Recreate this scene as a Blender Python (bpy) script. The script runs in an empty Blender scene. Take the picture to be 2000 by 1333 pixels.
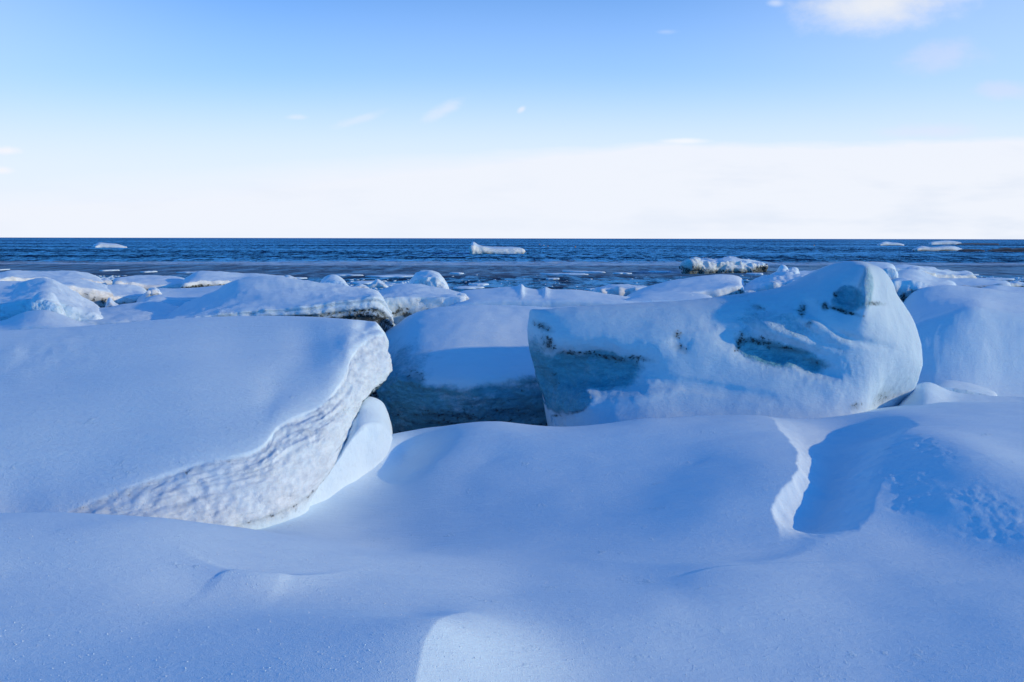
import bpy, math, random
import numpy as np
C = bpy.context.scene
W_, H_, F_ = 2000.0, 1333.0, 1333.3
CAMZ = 3.0
PITCH = math.atan(200.5 / F_)

# ------------------------------------------------------------------ camera
cam_d = bpy.data.cameras.new('camera'); cam = bpy.data.objects.new('camera', cam_d)
C.collection.objects.link(cam); C.camera = cam
cam.location = (0, 0, CAMZ)
cam.rotation_euler = (math.radians(90) - PITCH, math.radians(-0.10), 0)
cam_d.lens = 24; cam_d.sensor_width = 36; cam_d.clip_start = 0.05; cam_d.clip_end = 80000

def ray(px, py):
    cx = (px - W_ / 2) / F_; cy = -(py - H_ / 2) / F_
    s, c = math.sin(PITCH), math.cos(PITCH)
    return np.array([cx, c + cy * s, -s + cy * c])
def P(px, py, Y):                       # point seen at that pixel, Y metres away
    d = ray(px, py); return np.array([0, 0, CAMZ]) + d * (Y / d[1])
def G(px, py, z):                       # point seen at that pixel, at height z
    d = ray(px, py); return np.array([0, 0, CAMZ]) + d * ((z - CAMZ) / d[2])
def pix(V):                             # world -> photo pixels
    s, c = math.sin(PITCH), math.cos(PITCH)
    x, y, z = V[:, 0], V[:, 1], V[:, 2] - CAMZ
    dep = y * c - z * s; up = y * s + z * c
    dep = np.where(dep < 0.05, 0.05, dep)
    return W_ / 2 + F_ * x / dep, H_ / 2 - F_ * up / dep

# ------------------------------------------------------------------ light
SUN_EL, SUN_AZ = 13.2, 98.0            # azimuth clockwise from +Y (the view)
sd = bpy.data.lights.new('sun', 'SUN'); so = bpy.data.objects.new('sun', sd)
C.collection.objects.link(so)
sd.energy = 2.45; sd.angle = math.radians(0.6); sd.color = (1.0, 0.77, 0.38)
# lamp shines along local -Z; +Z must point at the sun
import mathutils
ts = mathutils.Vector((math.sin(math.radians(SUN_AZ)) * math.cos(math.radians(SUN_EL)),
                       math.cos(math.radians(SUN_AZ)) * math.cos(math.radians(SUN_EL)), math.sin(math.radians(SUN_EL))))
so.rotation_euler = ts.to_track_quat('Z', 'Y').to_euler(); so.location = (10, -5, 12)

C.view_settings.view_transform = 'Standard'; C.view_settings.look = 'None'
C.view_settings.exposure = 0.0; C.view_settings.gamma = 1.0
C.view_settings.use_curve_mapping = False

class NT:
    def __init__(s, tree): s.t = tree
    def n(s, typ, **kw):
        nd = s.t.nodes.new(typ)
        for k, v in kw.items():
            if k == 'i':
                for kk, vv in v.items(): s.set(nd, kk, vv)
            else: setattr(nd, k, v)
        return nd
    def set(s, nd, k, v):
        sock = nd.inputs[k]
        if hasattr(v, 'is_output'): s.t.links.new(v, sock)
        else: sock.default_value = v
    def m(s, op, a, b=None, c=None, clamp=False):
        nd = s.t.nodes.new('ShaderNodeMath'); nd.operation = op; nd.use_clamp = clamp
        for i, v in enumerate((a, b, c)):
            if v is not None: s.set(nd, i, v)
        return nd.outputs[0]
    def ss(s, v, a, b, o0=0.0, o1=1.0):
        nd = s.t.nodes.new('ShaderNodeMapRange'); nd.interpolation_type = 'SMOOTHSTEP'
        for k, x in (('Value', v), ('From Min', a), ('From Max', b), ('To Min', o0), ('To Max', o1)): s.set(nd, k, x)
        return nd.outputs[0]
    def mix(s, f, a, b, bt='MIX'):
        nd = s.t.nodes.new('ShaderNodeMix'); nd.data_type = 'RGBA'; nd.blend_type = bt
        s.set(nd, 0, f); s.set(nd, 6, a); s.set(nd, 7, b); return nd.outputs[2]
    def noise(s, vec, scale, detail=4, rough=0.55, lac=2.0, dist=0.0):
        nd = s.n('ShaderNodeTexNoise'); s.t.links.new(vec, nd.inputs['Vector'])
        nd.inputs['Scale'].default_value = scale; nd.inputs['Detail'].default_value = detail
        nd.inputs['Roughness'].default_value = rough; nd.inputs['Distortion'].default_value = dist
        return nd.outputs['Fac']
    def vmap(s, vec, scale=(1, 1, 1), loc=(0, 0, 0), rot=(0, 0, 0)):
        nd = s.n('ShaderNodeMapping'); s.t.links.new(vec, nd.inputs[0])
        nd.inputs['Scale'].default_value = scale; nd.inputs['Location'].default_value = loc
        nd.inputs['Rotation'].default_value = rot
        return nd.outputs[0]

def build_world():
    w = bpy.data.worlds.new('World'); C.world = w; w.use_nodes = True
    t = w.node_tree; t.nodes.clear(); N = NT(t)
    out = N.n('ShaderNodeOutputWorld'); bg = N.n('ShaderNodeBackground')
    bg.inputs[1].default_value = 0.1
    t.links.new(bg.outputs[0], out.inputs[0])
    sky = N.n('ShaderNodeTexSky'); sky.sky_type = 'NISHITA'; sky.sun_disc = False
    sky.sun_elevation = math.radians(SUN_EL); sky.sun_rotation = math.radians(SUN_AZ)
    sky.ozone_density = 6.0; sky.air_density = 1.0; sky.dust_density = 0.2; sky.altitude = 0
    tc = N.n('ShaderNodeTexCoord'); sep = N.n('ShaderNodeSeparateXYZ'); t.links.new(tc.outputs['Generated'], sep.inputs[0])
    x, y, z = sep.outputs
    ys = N.m('MAXIMUM', y, 0.02)
    a = N.m('DIVIDE', x, ys); e = N.m('DIVIDE', z, ys)        # bearing and height above the horizon, seaward
    comb = N.n('ShaderNodeCombineXYZ'); t.links.new(a, comb.inputs[0]); t.links.new(e, comb.inputs[2])
    cv = comb.outputs[0]
    sea = N.ss(y, 0.15, 0.65)
    tint = N.mix(1.0, sky.outputs[0], (SKY_TINT[0], SKY_TINT[1], SKY_TINT[2], 1), 'MULTIPLY')
    # bright hazy air low over the sea, in front only
    K = 10.0
    hz = N.m('MULTIPLY', N.ss(e, 0.52, 0.04), sea)
    col = N.mix(N.m('MULTIPLY', hz, 0.93), tint, (0.55 * K, 0.82 * K, 1.30 * K, 1))
    ab = N.m('ABSOLUTE', N.m('ADD', a, 0.08)); side = N.m('MULTIPLY', N.m('MULTIPLY', N.ss(ab, 0.2, 0.85), 0.38), sea)
    col = N.mix(side, col, (0.70 * K, 0.82 * K, 1.05 * K, 1))
    hz2 = N.m('MULTIPLY', N.ss(e, 0.24, 0.08), sea)
    col = N.mix(N.m('MULTIPLY', hz2, 0.75), col, (0.87 * K, 0.92 * K, 1.0 * K, 1))
    # flat topped cloud bank rising to the right
    wob = N.m('MULTIPLY', N.m('SUBTRACT', N.noise(N.vmap(cv, (3, 1, 14)), 1.0, 5, 0.6), 0.5), 0.040)
    top = N.m('ADD', N.m('ADD', N.ss(a, -0.9, 0.35, 0.085, 0.138), N.ss(a, 0.3, 0.8, 0.0, 0.008)), wob)
    d = N.m('SUBTRACT', top, e)
    soft = N.ss(a, -0.6, 0.25, 0.05, 0.010)
    bank = N.m('MULTIPLY', N.m('DIVIDE', d, soft, clamp=True), N.m('MULTIPLY', sea, 0.85))
    shade = N.m('MULTIPLY', N.ss(N.noise(N.vmap(cv, (4, 1, 20), (1.3, 0, 2.2)), 1.0, 4, 0.55), 0.48, 0.70), N.ss(a, 0.0, 0.5, 0.35, 1.0))
    bcol = N.mix(shade, (0.885 * K, 0.915 * K, 0.985 * K, 1), (0.77 * K, 0.83 * K, 0.94 * K, 1))
    col = N.mix(bank, col, bcol)
    def cloud(px, py, rx, ry, amt, c, rot=0.0, nz=1.0, fr=14.0, edge=0.55):
        nonlocal col
        r = ray(px, py); a0, e0 = r[0] / r[1], r[2] / r[1]
        rx /= F_; ry /= F_
        u = N.m('SUBTRACT', a, a0); v = N.m('SUBTRACT', e, e0)
        cr, sr = math.cos(rot), math.sin(rot)
        uu = N.m('DIVIDE', N.m('ADD', N.m('MULTIPLY', u, cr), N.m('MULTIPLY', v, sr)), rx)
        vv = N.m('DIVIDE', N.m('SUBTRACT', N.m('MULTIPLY', v, cr), N.m('MULTIPLY', u, sr)), ry)
        dd = N.m('SQRT', N.m('ADD', N.m('MULTIPLY', uu, uu), N.m('MULTIPLY', vv, vv)))
        nn = N.noise(N.vmap(cv, (1, 1, 1.8), (a0 * 3, 0, e0 * 5)), fr, 6, 0.6)
        dd = N.m('ADD', dd, N.m('MULTIPLY', N.m('SUBTRACT', nn, 0.5), 2.2 * nz))
        m_ = N.m('MULTIPLY', N.ss(dd, 1.2, edge - 0.5), N.m('MULTIPLY', sea, amt))
        col = N.mix(m_, col, (c[0] * K, c[1] * K, c[2] * K, 1))
    cloud(1735, -25, 175, 78, 0.92, (0.80, 0.83, 0.90), 0.05, 0.85, 11)
    cloud(1680, 15, 95, 40, 0.7, (0.90, 0.91, 0.93), 0.0, 0.5, 12)
    cloud(1850, 110, 90, 30, 0.35, (0.78, 0.76, 0.92), 0.1, 0.9, 14)
    cloud(1960, 175, 60, 20, 0.35, (0.78, 0.76, 0.92), 0.0, 0.9, 14)
    cloud(1820, 255, 110, 16, 0.45, (0.78, 0.80, 0.92), 0.0, 0.7, 16)
    cloud(870, 215, 52, 14, 0.42, (0.86, 0.88, 0.96), 0.42, 0.8, 22)
    cloud(700, 235, 55, 9, 0.33, (0.86, 0.88, 0.96), 0.3, 0.9, 22)
    cloud(580, 230, 26, 6, 0.36, (0.90, 0.90, 0.96), 0.0, 0.5, 26)
    cloud(1018, 214, 10, 6, 0.6, (0.90, 0.90, 0.96), 0.6, 0.4, 26)
    cloud(12, 296, 38, 9, 0.8, (0.93, 0.93, 0.96), 0.0, 0.6, 22)
    cloud(5, 335, 22, 8, 0.8, (0.93, 0.93, 0.96), 0.0, 0.5, 22)
    cloud(1335, 275, 60, 6, 0.8, (0.93, 0.95, 1.0), 0.0, 0.5, 20)
    cloud(1515, 5, 18, 8, 0.5, (0.80, 0.86, 1.0), 0.0, 0.5, 20)
    cloud(1300, 62, 26, 6, 0.25, (0.80, 0.86, 1.0), 0.0, 0.8, 20)
    t.links.new(col, bg.inputs[0])
SKY_TINT = (0.32, 1.74, 2.42)
build_world()

# ------------------------------------------------------------------ noise
def _h(ix, iy, iz):
    h = (ix * 374761393 + iy * 668265263 + iz * 2147483647 + 1013904223) & 0xFFFFFFFF
    h = ((h ^ (h >> 13)) * 1274126177) & 0xFFFFFFFF
    h = ((h ^ (h >> 16)) * 2246822519) & 0xFFFFFFFF
    return (h ^ (h >> 15)) & 0xFFFFFFFF
def perlin(p):
    i = np.floor(p).astype(np.int64); f = p - i
    u = f * f * f * (f * (f * 6 - 15) + 10)
    res = 0
    for dx in (0, 1):
        for dy in (0, 1):
            for dz in (0, 1):
                h = _h(i[:, 0] + dx, i[:, 1] + dy, i[:, 2] + dz)
                gx = (h & 1023) / 511.5 - 1; gy = ((h >> 10) & 1023) / 511.5 - 1; gz = ((h >> 20) & 1023) / 511.5 - 1
                g = gx * (f[:, 0] - dx) + gy * (f[:, 1] - dy) + gz * (f[:, 2] - dz)
                w = (u[:, 0] if dx else 1 - u[:, 0]) * (u[:, 1] if dy else 1 - u[:, 1]) * (u[:, 2] if dz else 1 - u[:, 2])
                res = res + g * w
    return res * 1.3
def fbm(p, freq=1.0, oct=4, gain=0.5, sc=(1, 1, 1), off=0.0, ridge=False):
    q = p * np.array(sc) * freq + off + 17.3; a = 1.0; r = 0; tot = 0
    for _ in range(oct):
        n = perlin(q)
        if ridge: n = 1 - 2.4 * np.abs(n)
        r = r + a * n; tot += a; a *= gain; q = q * 2.03 + 5.7
    return r / tot
def sst(x, a, b):
    t = np.clip((x - a) / (b - a), 0, 1); return t * t * (3 - 2 * t)

# ------------------------------------------------------------------ mesh tools
def normals(V, Fq):
    A = V[Fq[:, 2]] - V[Fq[:, 0]]; B = V[Fq[:, 3]] - V[Fq[:, 1]]
    n = np.cross(A, B); N = np.zeros_like(V)
    for k in range(4): 
        for c in range(3): N[:, c] += np.bincount(Fq[:, k], n[:, c], len(V))
    l = np.linalg.norm(N, axis=1, keepdims=True); l[l == 0] = 1
    return N / l
def mesh_obj(name, V, Fq, mat, mask=None, parent=None, nrm=None, loc=None):
    V = np.asarray(V, float); Fq = np.asarray(Fq, int)
    if loc is not None: V = V - np.array(loc)
    me = bpy.data.meshes.new(name)
    me.vertices.add(len(V)); me.vertices.foreach_set('co', V.astype(np.float32).ravel())
    me.loops.add(Fq.size); me.loops.foreach_set('vertex_index', Fq.astype(np.int32).ravel())
    me.polygons.add(len(Fq)); me.polygons.foreach_set('loop_start', np.arange(0, Fq.size, Fq.shape[1], dtype=np.int32))
    me.update(calc_edges=True)
    me.polygons.foreach_set('use_smooth', np.ones(len(Fq), bool))
    if mask is not None:
        at = me.attributes.new('mask', 'FLOAT_COLOR', 'POINT')
        m4 = np.ones((len(V), 4), np.float32); m4[:, :3] = np.clip(mask, 0, 1); at.data.foreach_set('color', m4.ravel())
    if nrm is not None: me.normals_split_custom_set_from_vertices(nrm.astype(np.float32).tolist())
    me.materials.append(mat)
    o = bpy.data.objects.new(name, me); C.collection.objects.link(o)
    if parent is not None: o.parent = parent
    elif loc is not None: o.location = loc
    return o
def tag(o, label=None, cat=None, group=None, kind=None):
    if label: o['label'] = label
    if cat: o['category'] = cat
    if group: o['group'] = group
    if kind: o['kind'] = kind
    return o
def sub(V, Fq, sel, *arrs):             # the piece of a mesh made of the chosen faces
    f = Fq[sel]; used = np.unique(f); re = np.full(len(V), -1); re[used] = np.arange(len(used))
    return (V[used], re[f]) + tuple(a[used] for a in arrs)

def cr(Pc, ks, closed):                 # centripetal Catmull-Rom along axis 0; ks = samples per span
    n = len(Pc)
    if closed: E = np.concatenate([Pc[-1:], Pc, Pc[:2]]); nseg = n
    else: E = np.concatenate([2 * Pc[:1] - Pc[1:2], Pc, 2 * Pc[-1:] - Pc[-2:-1]]); nseg = n - 1
    d = np.sqrt(np.maximum(np.linalg.norm(E[1:] - E[:-1], axis=-1, keepdims=True), 1e-5))
    out = []; seg = []
    for i in range(nseg):
        p0, p1, p2, p3 = E[i], E[i + 1], E[i + 2], E[i + 3]; d0, d1, d2 = d[i], d[i + 1], d[i + 2]
        m1 = (p1 - p0) / d0 - (p2 - p0) / (d0 + d1) + (p2 - p1) / d1; m2 = (p2 - p1) / d1 - (p3 - p1) / (d1 + d2) + (p3 - p2) / d2
        m1, m2 = m1 * d1, m2 * d1
        k = ks[i % len(ks)] if isinstance(ks, (list, tuple)) else ks
        for j in range(k):
            t = j / k
            out.append((2 * t**3 - 3 * t**2 + 1) * p1 + (t**3 - 2 * t**2 + t) * m1 + (-2 * t**3 + 3 * t**2) * p2 + (t**3 - t**2) * m2)
            seg.append(i + t)
    if not closed: out.append(Pc[-1]); seg.append(nseg)
    return np.array(out), np.array(seg)

def loft(st, ku, kv, cap=0.05, cl=True, crr=True):
    """st: (stations, section points, 3). Returns verts, quads, u and v parameter per vertex. Closed solid."""
    A = np.asarray(st, float)
    def end(S, Sn):
        c = S.mean(0); dirv = S.mean(0) - Sn.mean(0); dirv /= np.linalg.norm(dirv)
        size = np.linalg.norm(S - c, axis=1).mean()
        return [c + (S - c) * 0.72 + dirv * cap * size * 2, c + (S - c) * 0.3 + dirv * cap * size * 3.2, c + (S - c) * 0.01 + dirv * cap * size * 3.5]
    if cl: A = np.array(end(A[0], A[1])[::-1] + list(A))
    if crr: A = np.array(list(A) + end(A[-1], A[-2]))
    A1, us = cr(A, ku, False)
    A2, vs = cr(np.swapaxes(A1, 0, 1), kv, True)     # (nv, nu, 3)
    nv, nu = A2.shape[:2]
    V = A2.reshape(-1, 3)
    ii = np.arange(nv)[:, None]; jj = np.arange(nu - 1)[None, :]; i2 = (ii + 1) % nv
    Fq = np.stack([ii * nu + jj, ii * nu + jj + 1, i2 * nu + jj + 1, i2 * nu + jj], -1).reshape(-1, 4)
    us = us - (3 if cl else 0)
    U = np.tile(us, nv); Vp = np.repeat(vs, nu)
    N = normals(V, Fq)
    c = V.mean(0)
    if np.mean(np.sum(N * (V - c), 1)) < 0: Fq = Fq[:, ::-1]; N = -N
    return V, Fq, U, Vp, N, nu, nv

# ------------------------------------------------------------------ materials
def snow_material(name, base=(0.73, 0.86, 0.95), grain=1.0, cream=(0.78, 0.83, 0.88), ice=(0.11, 0.36, 0.48), scale=1.0):
    m = bpy.data.materials.new(name); m.use_nodes = True
    t = m.node_tree; t.nodes.clear(); N = NT(t)
    out = N.n('ShaderNodeOutputMaterial'); b = N.n('ShaderNodeBsdfPrincipled'); t.links.new(b.outputs[0], out.inputs[0])
    tc = N.n('ShaderNodeNewGeometry'); pos = tc.outputs['Position']
    at = N.n('ShaderNodeAttribute', attribute_name='mask'); sp = N.n('ShaderNodeSeparateColor'); t.links.new(at.outputs['Color'], sp.inputs[0])
    mi, md, mc = sp.outputs
    n1 = N.noise(pos, 5.0 / scale, 6, 0.65); n2 = N.noise(pos, 22.0 / scale, 5, 0.65); n3 = N.noise(N.vmap(pos, (1, 1, 2.2)), 9.0 / scale, 6, 0.7)
    nb = N.m('SUBTRACT', N.m('ADD', N.m('MULTIPLY', n1, 0.6), N.m('MULTIPLY', n2, 0.4)), 0.5)
    br = lambda v, k: N.ss(N.m('ADD', v, N.m('MULTIPLY', nb, k * 1.6)), 0.12, 0.98)
    colr = N.mix(N.ss(N.noise(pos, 0.8, 3), 0.3, 0.7), (base[0], base[1], base[2], 1), (base[0] * 0.95, base[1] * 0.965, base[2] * 0.98, 1))
    cr_ = N.mix(N.ss(n3, 0.35, 0.65), (cream[0], cream[1], cream[2], 1), (cream[0] * 0.72, cream[1] * 0.74, cream[2] * 0.78, 1))
    colr = N.mix(br(mc, 1.0), colr, cr_)
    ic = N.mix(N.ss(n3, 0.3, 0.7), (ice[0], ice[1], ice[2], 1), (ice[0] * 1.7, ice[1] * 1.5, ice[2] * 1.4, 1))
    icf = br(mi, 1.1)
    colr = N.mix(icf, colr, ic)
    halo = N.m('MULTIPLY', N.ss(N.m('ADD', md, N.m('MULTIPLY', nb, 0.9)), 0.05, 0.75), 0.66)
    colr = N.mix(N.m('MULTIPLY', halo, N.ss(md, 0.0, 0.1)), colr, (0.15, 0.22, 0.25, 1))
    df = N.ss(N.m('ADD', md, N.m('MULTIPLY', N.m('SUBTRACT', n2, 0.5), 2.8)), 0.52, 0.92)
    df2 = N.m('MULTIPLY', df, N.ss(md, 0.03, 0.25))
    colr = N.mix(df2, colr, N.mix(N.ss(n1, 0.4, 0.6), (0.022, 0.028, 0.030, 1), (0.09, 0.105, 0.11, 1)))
    t.links.new(colr, b.inputs['Base Color'])
    rg = N.mix(icf, (0.75, 0.75, 0.75, 1), (0.28, 0.28, 0.28, 1)); t.links.new(rg, b.inputs['Roughness'])
    b.inputs['Specular IOR Level'].default_value = 0.25
    # wind grain and packed texture
    g1 = N.noise(pos, 190.0 / scale, 3, 0.6); g2 = N.noise(N.vmap(pos, (1.0, 2.2, 1.6), rot=(0, 0, 0.35)), 24.0 / scale, 4, 0.6); g3 = N.noise(N.vmap(pos, (0.35, 2.4, 1.5), rot=(0, 0, 0.2)), 5.0 / scale, 4, 0.55)
    h = N.m('ADD', N.m('ADD', N.m('MULTIPLY', g1, 0.0026 * grain), N.m('MULTIPLY', g2, 0.0042 * grain)), N.m('MULTIPLY', g3, 0.010 * grain))
    lump = N.ss(N.noise(pos, 70.0 / scale, 2, 0.5), 0.62, 0.76); h = N.m('ADD', h, N.m('MULTIPLY', lump, 0.0014 * grain))
    h = N.m('ADD', h, N.m('MULTIPLY', N.m('MULTIPLY', icf, n3), 0.07 * scale))
    h = N.m('SUBTRACT', h, N.m('MULTIPLY', df2, 0.02 * scale))
    bp = N.n('ShaderNodeBump'); bp.inputs['Strength'].default_value = 0.8; bp.inputs['Distance'].default_value = 1.0
    t.links.new(h, bp.inputs['Height']); t.links.new(bp.outputs[0], b.inputs['Normal'])
    return m
M_snow = snow_material('snow')
M_cap = snow_material('snow_cap', grain=1.5)
M_face = snow_material('weathered_ice', grain=1.5, scale=1.0)
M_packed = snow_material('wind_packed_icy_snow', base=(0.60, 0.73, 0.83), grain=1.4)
M_far = snow_material('far_ice', grain=2.0, cream=(0.86, 0.88, 0.88), scale=2.5)

def simple_mat(name, col, rough=0.6, bump=0.0, bs=10):
    m = bpy.data.materials.new(name); m.use_nodes = True; t = m.node_tree; N = NT(t)
    b = t.nodes['Principled BSDF']; b.inputs['Roughness'].default_value = rough
    g = N.n('ShaderNodeNewGeometry'); n = N.noise(g.outputs['Position'], bs, 4)
    t.links.new(N.mix(n, (col[0] * 0.6, col[1] * 0.6, col[2] * 0.6, 1), (min(1, col[0] * 1.4), min(1, col[1] * 1.4), min(1, col[2] * 1.4), 1)), b.inputs['Base Color'])
    if bump:
        bp = N.n('ShaderNodeBump'); bp.inputs['Distance'].default_value = bump; t.links.new(n, bp.inputs['Height']); t.links.new(bp.outputs[0], b.inputs['Normal'])
    return m
M_rock = simple_mat('wet_rock', (0.018, 0.018, 0.02), 0.5, 0.1, 4)
M_buoy = simple_mat('buoy_paint', (0.75, 0.30, 0.06), 0.5)
M_buoyw = simple_mat('pale_buoy_paint', (0.8, 0.8, 0.75), 0.5)

def sea_material():
    m = bpy.data.materials.new('sea_water'); m.use_nodes = True; t = m.node_tree; t.nodes.clear(); N = NT(t)
    out = N.n('ShaderNodeOutputMaterial'); b = N.n('ShaderNodeBsdfPrincipled'); t.links.new(b.outputs[0], out.inputs[0])
    g = N.n('ShaderNodeNewGeometry'); pos = g.outputs['Position']
    sp = N.n('ShaderNodeSeparateXYZ'); t.links.new(pos, sp.inputs[0]); y = sp.outputs[1]; x = sp.outputs[0]
    wv = N.noise(N.vmap(pos, (1.0, 0.34, 1)), 0.45, 9, 0.84)
    big = N.noise(N.vmap(pos, (0.25, 1, 1)), 0.02, 4, 0.6)
    # grease ice belt along the shore and brash in the shallows
    wob = N.m('MULTIPLY', N.m('SUBTRACT', N.noise(N.vmap(pos, (0.25, 1, 1)), 0.06, 4, 0.6), 0.5), 22.0)
    yy = N.m('ADD', N.m('ADD', y, wob), N.m('MULTIPLY', x, -0.02))
    belt = N.m('MULTIPLY', N.ss(yy, 50, 58), N.ss(yy, 86, 80))
    st = N.noise(N.vmap(pos, (0.10, 0.5, 1)), 1.0, 6, 0.7)
    near = N.m('MULTIPLY', N.ss(st, 0.47, 0.62), N.ss(yy, 84, 60))
    ice = N.m('MAXIMUM', N.m('MULTIPLY', belt, N.ss(st, 0.28, 0.6, 0.45, 0.95)), N.m('MULTIPLY', near, 0.65))
    edge = N.m('MULTIPLY', N.ss(yy, 76, 80), N.ss(yy, 92, 84))
    wf = N.m('ADD', wv, N.m('MULTIPLY', N.m('SUBTRACT', big, 0.5), 0.45))
    base = N.mix(N.ss(wf, 0.43, 0.57), (0.0, 0.016, 0.07, 1), (0.07, 0.50, 0.92, 1))  # dark and bright wave streaks: sky reflections painted into the diffuse colour
    gi = N.mix(N.ss(N.noise(N.vmap(pos, (0.3, 1, 1)), 1.4, 6, 0.75), 0.35, 0.7), (0.04, 0.085, 0.13, 1), (0.26, 0.36, 0.46, 1))
    col = N.mix(ice, base, gi)
    col = N.mix(N.m('MULTIPLY', N.m('MULTIPLY', edge, 0.9), N.ss(st, 0.3, 0.6)), col, (0.55, 0.66, 0.78, 1))
    h = N.m('MULTIPLY', wv, 0.5)
    bp = N.n('ShaderNodeBump'); bp.inputs['Distance'].default_value = 1.0; N.set(bp, 'Strength', N.ss(ice, 0.0, 1.0, 1.0, 0.25))
    t.links.new(h, bp.inputs['Height'])
    df = N.n('ShaderNodeBsdfDiffuse'); gl = N.n('ShaderNodeBsdfGlossy'); mx = N.n('ShaderNodeMixShader')
    for q in (df, gl): t.links.new(bp.outputs[0], q.inputs['Normal'])
    t.links.new(col, df.inputs['Color']); gl.inputs['Roughness'].default_value = 0.25; gl.inputs['Color'].default_value = (0.5, 0.82, 1, 1)
    N.set(mx, 0, N.ss(wf, 0.44, 0.62, 0.01, 0.22)); t.links.new(df.outputs[0], mx.inputs[1]); t.links.new(gl.outputs[0], mx.inputs[2])
    t.links.new(mx.outputs[0], out.inputs[0]); t.nodes.remove(b)
    return m
M_sea = sea_material()

# ------------------------------------------------------------------ sea
def build_sea():
    ys = np.concatenate([[-400, -50, 0, 8, 20], np.geomspace(30, 1500, 760), np.geomspace(1600, 70000, 24)])
    nx = 1300; u = np.linspace(-1, 1, nx)
    Wd = np.maximum(np.abs(ys) * 0.92, 60)
    X = u[None, :] * Wd[:, None]; Y = np.repeat(ys[:, None], nx, 1)
    V = np.stack([X.ravel(), Y.ravel(), np.zeros(X.size)], 1)
    r = V[:, 1]
    calm = sst(r, 60, 95)
    amp = (0.015 + 0.17 * calm) * np.where(r < 29, 0, 1) * (1 - sst(r, 900, 1500))
    q = V.copy(); q[:, 0] += 0.25 * q[:, 1]
    hgt = fbm(q, 0.45, 4, 0.62, sc=(1, 0.55, 1)) * 1.5
    hgt = hgt + 0.5 * fbm(q, 1.9, 2, 0.6, sc=(1, 0.6, 1), off=9)
    grp = 0.65 + 0.9 * np.clip(fbm(V, 0.02, 3, 0.6, sc=(0.4, 1, 1), off=31) + 0.35, 0, 1)
    V[:, 2] = amp * hgt * grp
    ny = len(ys)
    ii = np.arange(ny - 1)[:, None]; jj = np.arange(nx - 1)[None, :]
    Fq = np.stack([ii * nx + jj, ii * nx + jj + 1, (ii + 1) * nx + jj + 1, (ii + 1) * nx + jj], -1).reshape(-1, 4)
    tag(mesh_obj('sea', V, Fq, M_sea), kind='structure')
build_sea()

# ------------------------------------------------------------------ foreground snowfield
def tps(pts, lam=1e-3):
    p = np.array(pts, float); X = p[:, :2]; z = p[:, 2]; n = len(p)
    def U(r2): return 0.5 * r2 * np.log(np.maximum(r2, 1e-12))
    K = U(((X[:, None] - X[None]) ** 2).sum(-1)) + lam * np.eye(n)
    Pm = np.hstack([np.ones((n, 1)), X]); A = np.zeros((n + 3, n + 3)); A[:n, :n] = K; A[:n, n:] = Pm; A[n:, :n] = Pm.T
    w = np.linalg.solve(A, np.concatenate([z, np.zeros(3)]))
    def f(Q):
        out = np.empty(len(Q))
        for s in range(0, len(Q), 50000):
            q = Q[s:s + 50000]
            out[s:s + 50000] = U(((q[:, None] - X[None]) ** 2).sum(-1)) @ w[:n] + w[n] + q @ w[n + 1:]
        return out
    return f

GP = []   # (px, py, z) on the visible snow
def g(*a):
    for px, py, z in a: GP.append(tuple(G(px, py, z)))
# near mound on the left and its crest
g((-150, 1015, 1.62), (0, 1009, 1.62), (150, 1010, 1.61), (300, 1016, 1.58), (420, 1030, 1.52), (560, 1056, 1.44), (720, 1086, 1.34), (880, 1105, 1.26))
g((0, 1150, 1.60), (200, 1200, 1.56), (450, 1180, 1.50), (0, 1333, 1.52), (300, 1333, 1.50), (600, 1333, 1.50), (700, 1200, 1.45), (830, 1250, 1.46))
# lit hump at the bottom
g((905, 1222, 1.46), (860, 1290, 1.50), (1000, 1215, 1.405), (1150, 1205, 1.38), (1300, 1190, 1.36), (1500, 1170, 1.33))
g((980, 1320, 1.43), (1100, 1300, 1.37), (1300, 1320, 1.34), (1500, 1333, 1.33), (1750, 1333, 1.33), (1950, 1333, 1.36))
g((1000, 1160, 1.31), (1250, 1140, 1.28), (1500, 1110, 1.27), (1750, 1120, 1.30), (2000, 1150, 1.36), (1750, 1220, 1.33), (2000, 1250, 1.38))
# valley behind the mound and the crease beside the slab
g((480, 1034, 1.04), (560, 1010, 1.03), (640, 972, 1.03), (720, 926, 1.07), (790, 887, 1.13))
g((700, 1040, 1.02), (850, 1000, 1.06), (800, 1070, 1.10), (1000, 1060, 1.13), (1200, 1060, 1.19))
# middle field and the ridge crest
g((850, 900, 1.19), (950, 900, 1.22), (1050, 950, 1.18), (1150, 900, 1.28), (1250, 960, 1.24), (1350, 900, 1.34), (1400, 1000, 1.30), (1450, 1060, 1.26), (1480, 930, 1.38))
g((830, 838, 1.28), (900, 829, 1.33), (980, 825, 1.36), (1080, 834, 1.35), (1150, 830, 1.36), (1250, 819, 1.40), (1380, 815, 1.41), (1500, 816, 1.42))
# bank against the slab
g((600, 985, 1.03), (650, 955, 1.06), (700, 905, 1.13), (735, 880, 1.18), (775, 858, 1.23), (800, 850, 1.25))
# right hand side
g((1560, 826, 1.40), (1640, 834, 1.36), (1720, 826, 1.40), (1800, 813, 1.46), (1880, 810, 1.47), (2000, 812, 1.46), (2150, 815, 1.45))
g((1760, 880, 1.44), (1830, 870, 1.475), (1900, 900, 1.485), (2000, 900, 1.48), (1750, 960, 1.385), (1850, 980, 1.40), (1950, 1000, 1.395), (2100, 1000, 1.41))
g((1600, 1075, 1.27), (1700, 1050, 1.29), (1800, 1060, 1.28), (1950, 1070, 1.30), (2100, 1100, 1.33))
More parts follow.
